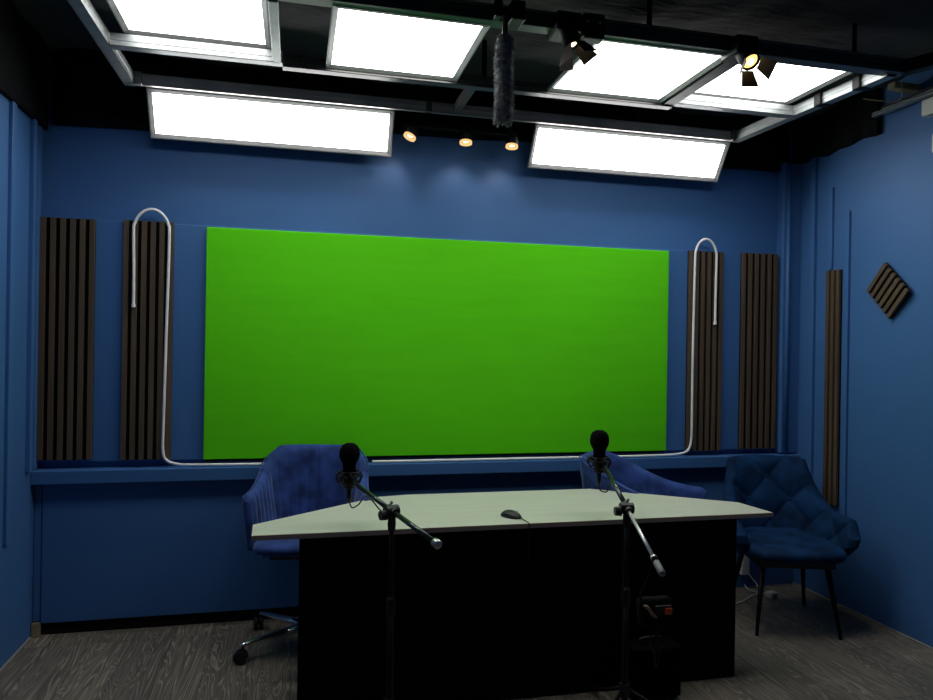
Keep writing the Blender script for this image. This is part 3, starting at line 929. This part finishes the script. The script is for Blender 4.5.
def swivel_chair(label, loc, rz, star, dz=0.0, yfr=-.16):
    t = thing('swivel_chair', label, 'chair', loc, rz, 'blue velvet swivel chairs behind the desk')
    path, L = u_path(.205, .225, yfr, .125, .05, 240)
    HB, HA = .950 + dz, .765 + dz
    half_flat = .155
    def ztop(s):
        a = abs(s)
        if a < half_flat: return HB
        u = (a - half_flat) / (L / 2 - half_flat)
        z = HB + (HA - HB) * (1 - (1 - u) ** 2.1)
        return z - .02 * sstep(.93, 1, u)
    def zbot(s): return .508 + dz
    def lean(s, z):
        k = 1 - sstep(.15, .5, abs(s))
        return k * .075 * max(0, z - .50 - dz) / .47 + (1 - k) * .03 * max(0, z - .5 - dz) / .25
    pitch = .047
    def ch(s, z, v):
        f = abs(math.sin(PI * s / pitch)) ** .5
        return .007 * f * sstep(.02, .1, v)
    sh = obj('backrest_shell', shell_mesh(path, L, ztop, zbot, .042, lean, ch, lambda s, z, v: .004 * abs(math.sin(PI * s / pitch)) ** .5), velvet, t, smooth=True)
    # piping along the top edge
    P = []
    for p, nr, s in path:
        z = ztop(s); q = p + nr * (lean(s, z) + .017); P.append(V((q.x, q.y, z - .006)))
    bm = bmesh.new(); tube(bm, P[2:-2], .004, 6)
    obj('piping', bm, velvet, sh, smooth=True)
    bm = pillow(.238, .262, .494 + dz, .576 + dz, 6)
    for v in bm.verts: v.co.y -= .025
    obj('seat_cushion', bm, velvet, t, smooth=True)
    obj('seat_pan', box((-.17, -.17, 0.465 + dz), (.17, .17, .50 + dz), .01, 2), blk_plastic, t)
    bm = bmesh.new(); tube(bm, [(-.14, -.02, .475 + dz), (-.18, -.05, .465 + dz), (-.21, -.08, .455 + dz)], .006, 8)
    obj('height_lever', bm, blk_plastic, t)
    bm = bmesh.new(); lathe(bm, [(.02, .11), (.028, .112), (.028, .25), (.019, .252), (.019, .45 + dz), (.03, .465 + dz), (.01, .468 + dz)], 20)
    obj('gas_column', bm, chrome, t, smooth=True)
    bm = bmesh.new(); lathe(bm, [(.02, .075), (.04, .078), (.042, .105), (.036, .12), (.02, .122)], 20)
    obj('base_hub', bm, chrome, t, smooth=True)
    for k in range(5):
        a = star - rz + k * 2 * PI / 5
        v = V((math.cos(a), math.sin(a), 0)); sd = V((-v.y, v.x, 0))
        bm = bmesh.new()
        rings = []
        for r_, w_, zc_, h_ in ((.03, .026, .096, .020), (.15, .021, .091, .016), (.33, .015, .083, .010), (.347, .013, .081, .008), (.352, .006, .081, .004)):
            rings.append([bm.verts.new(v * r_ + sd * math.cos(2 * PI * q / 14) * w_ + V((0, 0, zc_ + h_ * math.sin(2 * PI * q / 14)))) for q in range(14)])
        for a_, b_ in zip(rings[:-1], rings[1:]):
            for q in range(14): bm.faces.new((a_[q], a_[(q + 1) % 14], b_[(q + 1) % 14], b_[q]))
        bm.faces.new(rings[0]); bm.faces.new(list(reversed(rings[-1])))
        lg = obj('base_leg', bm, chrome, t, smooth=True)
        bm = bmesh.new(); c = v * .337
        rr = .031; off_ = v * .014 + sd * .01
        tube(bm, [c + V((0, 0, .045)), c + V((0, 0, .08))], .006, 10)
        for sg in (-1, 1):
            ctr_ = c + off_ + V((0, 0, rr + .001)); n_ = (sd * .8 + v * .6).normalized()
            tube(bm, [ctr_ + n_ * sg * .004, ctr_ + n_ * sg * .007, ctr_ + n_ * sg * .020, ctr_ + n_ * sg * .024], [rr * .8, rr, rr, rr * .8], 18)
        tube(bm, [c + off_ + V((0, 0, .030)), c + V((0, 0, .052))], .012, 10)
        obj('caster', bm, blk_plastic, lg, smooth=False)
    return t
swivel_chair('royal blue velvet swivel chair behind the left end of desk', (.085, 3.625, 0), math.radians(-9), math.radians(206))
swivel_chair('royal blue velvet swivel chair turned aside behind right half of desk', (1.868, 3.625, 0), math.radians(49), math.radians(20), -.058, -.315)

# ------------------------------------------------------------------ tufted armchair
def tufted_chair(label, loc, rz):
    t = thing('tufted_armchair', label, 'chair', loc, rz)
    path, L = u_path(.232, .225, -.225, .17, .045, 260)
    HB, HA = .868, .600
    def ztop(s):
        a = abs(s)
        b = .165
        if a < b: return HB - .012 * (a / b) ** 2
        u = (a - b) / (L / 2 - b)
        return HA + (HB - .012 - HA) * (1 - u) ** 6.5 - .085 * sstep(.78, 1, u)
    def zbot(s): return .40 + .07 * sstep(.84, 1, abs(s) / (L / 2))
    def lean(s, z):
        k = 1 - sstep(.18, .55, abs(s))
        return k * .11 * max(0, z - .45) / .42 + (1 - k) * .05 * max(0, z - .42) / .16
    def tuft(s, z, v):
        A = .115; B = .125
        p = s / A + (z - .50) / B; q = s / A - (z - .50) / B
        f = (abs(math.sin(PI * p / 2)) * abs(math.sin(PI * q / 2))) ** .38
        return .027 * f
    sh = obj('backrest_shell', shell_mesh(path, L, ztop, zbot, .040, lean, tuft, lambda s, z, v: .004, m=34), velvet_teal, t, smooth=True)
    A = .115; B = .125
    for i in range(-3, 4):
        for j in range(0, 4):
            if (i + j) % 2: continue
            s = i * A; z = .50 + j * B
            if z > ztop(s) - .05 or z < .55: continue
            k = min(range(len(path)), key=lambda q: abs(path[q][2] - s))
            p, nr, _ = path[k]; q = p + nr * (lean(s, z) - .021)
            bm = bmesh.new(); bmesh.ops.create_uvsphere(bm, u_segments=12, v_segments=8, radius=.011)
            for v in bm.verts: v.co += V((q.x, q.y, z))
            obj('button', bm, velvet_teal, sh, smooth=True)
    def dz(x, y, sn):
        if sn < .1: return 0
        p = x / .12 + y / .12; q = x / .12 - y / .12
        f = (abs(math.sin(PI * p / 2)) * abs(math.sin(PI * q / 2))) ** .4
        return (-.016 * (1 - f)) * min(1, sn * 1.2) * (1 if max(abs(x), abs(y)) < .2 else .3)
    bm = bmesh.new()
    bm = pillow(.265, .285, .378, .478, 3.4, 80, 34, disp=dz)
    for v in bm.verts: v.co.y -= .035
    # drop through the middle of the top: fan replaced by ring detail
    obj('seat_cushion', bm, velvet_teal, t, smooth=True)
    obj('seat_pan', box((-.20, -.21, .345), (.20, .17, .392), .01, 2), blk_plastic, t)
    for sx in (-1, 1):
        for sy in (-1, 1):
            bm = bmesh.new()
            tube(bm, [(sx * .165, sy * .17 - .01, .36), (sx * .212, sy * .245 , 0.0)], [.0165, .0085], 14)
            obj('leg', bm, blk_metal, t, smooth=True)
    return t
tufted_chair('dark blue tufted velvet armchair on black legs in right corner', (2.645, 3.445, 0), math.radians(-18))

# ------------------------------------------------------------------ power strip, plug and cables
t = thing('power_strip', 'white power strip fixed low on the back wall behind armchair', 'power strip', (2.765, 3.9645, .085))
obj('body', box((-.028, -.02, .002), (.028, .02, .20), .006, 2), white_plastic, t)
for z in (.04, .10, .16):
    bm = bmesh.new(); tube(bm, [(0, -.0195, z), (0, -.022, z)], .018, 16)
    obj('socket', bm, white_plastic, t)
bm = bmesh.new(); tube(bm, catmull([(2.785, 3.955, .10), (2.84, 3.93, .02), (2.80, 3.86, .006), (2.70, 3.80, .006), (2.56, 3.72, .006), (2.40, 3.72, .006)], 8), .0042, 8)
tag(obj('power_cable', bm, white_plastic, smooth=True), 'thin white cable curving on the floor by the power strip', 'cable')
t = thing('plug_adapter', 'small white plug block lying on floor under tufted armchair', 'plug', (2.825, 3.775, 0), .3)
obj('body', box((-.032, -.024, .001), (.032, .024, .036), .006, 2), white_plastic, t)
obj('socket_face', box((-.020, -.026, .006), (.020, -.023, .030), .002, 1), pale_trim, t)
bm = bmesh.new(); tube(bm, catmull([(-.01, .026, .018), (-.015, .08, .01), (-.03, .14, .012), (-.02, .18, .03)], 6), .0035, 8)
obj('cord', bm, white_plastic, t, smooth=True)

# ------------------------------------------------------------------ clutter at the top of the right wall
t = thing('metal_profile_bundle', 'loose steel profiles and wooden block fixed high on the right wall', 'metal profiles', (XR - .06, 3.15, 2.785))
for k, (dy, dzz, m) in enumerate(((0, 0, steel), (.02, .022, steel), (-.02, .045, dark_steel))):
    bm = bmesh.new(); bx(bm, (-.02 + .02 * k, -.42 + dy, dzz), (.015 + .01 * k, .16 + dy, dzz + .008), .001, 1)
    obj('profile', bm, m, t)
o = obj('wood_block', box((-.12, -.10, .060), (.05, -.05, .095), .003, 1), raw_wood, t)
bm = bmesh.new(); tube(bm, catmull([(-.13, .1, .07), (-.09, .03, .04), (-.04, -.05, .02), (-.1, -.12, .09)], 6), .003, 6)
obj('wire', bm, raw_wood, t, smooth=True)
t = thing('junction_box', 'white box fixed high on the right wall under the profiles', 'junction box', (XR, 2.955, 2.695))
obj('body', box((-.05, -.06, 0), (0, .06, .085), .004, 2), white_plastic, t)
obj('cover', box((-.056, -.055, .006), (-.05, .055, .079), .002, 1), white_plastic, t)
t = thing('wall_sensor', 'rounded white device on right wall at the frame edge', 'sensor', (XR, 2.935, 2.495))
bm = bmesh.new(); bx(bm, (-.04, -.035, 0), (0, .035, .11), .018, 4)
obj('body', bm, white_plastic, t, smooth=True)
bm = bmesh.new(); bx(bm, (-.044, -.015, .03), (-.038, .015, .06), .003, 1)
obj('lens', bm, grey_rubber, t)

# ------------------------------------------------------------------ world, camera
w = bpy.data.worlds.new('World'); S.world = w; w.use_nodes = True
bg = w.node_tree.nodes['Background']; bg.inputs['Color'].default_value = (.5, .6, .8, 1); bg.inputs['Strength'].default_value = 0.0

cd = bpy.data.cameras.new('camera'); cam = bpy.data.objects.new('camera', cd); link(cam)
cd.sensor_fit = 'HORIZONTAL'; cd.sensor_width = 36; cd.lens = 715 * 36 / 933; cd.clip_start = .02
YAW = math.radians(13.45)
cam.matrix_world = Matrix.Translation((0, 0, 1.47)) @ Matrix.Rotation(-YAW, 4, 'Z') @ Matrix.Rotation(PI / 2, 4, 'X') @ Matrix.Rotation(.0156, 4, 'Z')
S.camera = cam
S.view_settings.view_transform = 'Standard'; S.view_settings.look = 'None'
S.view_settings.gamma = 1; S.view_settings.use_curve_mapping = False
S.view_settings.exposure = 0.13
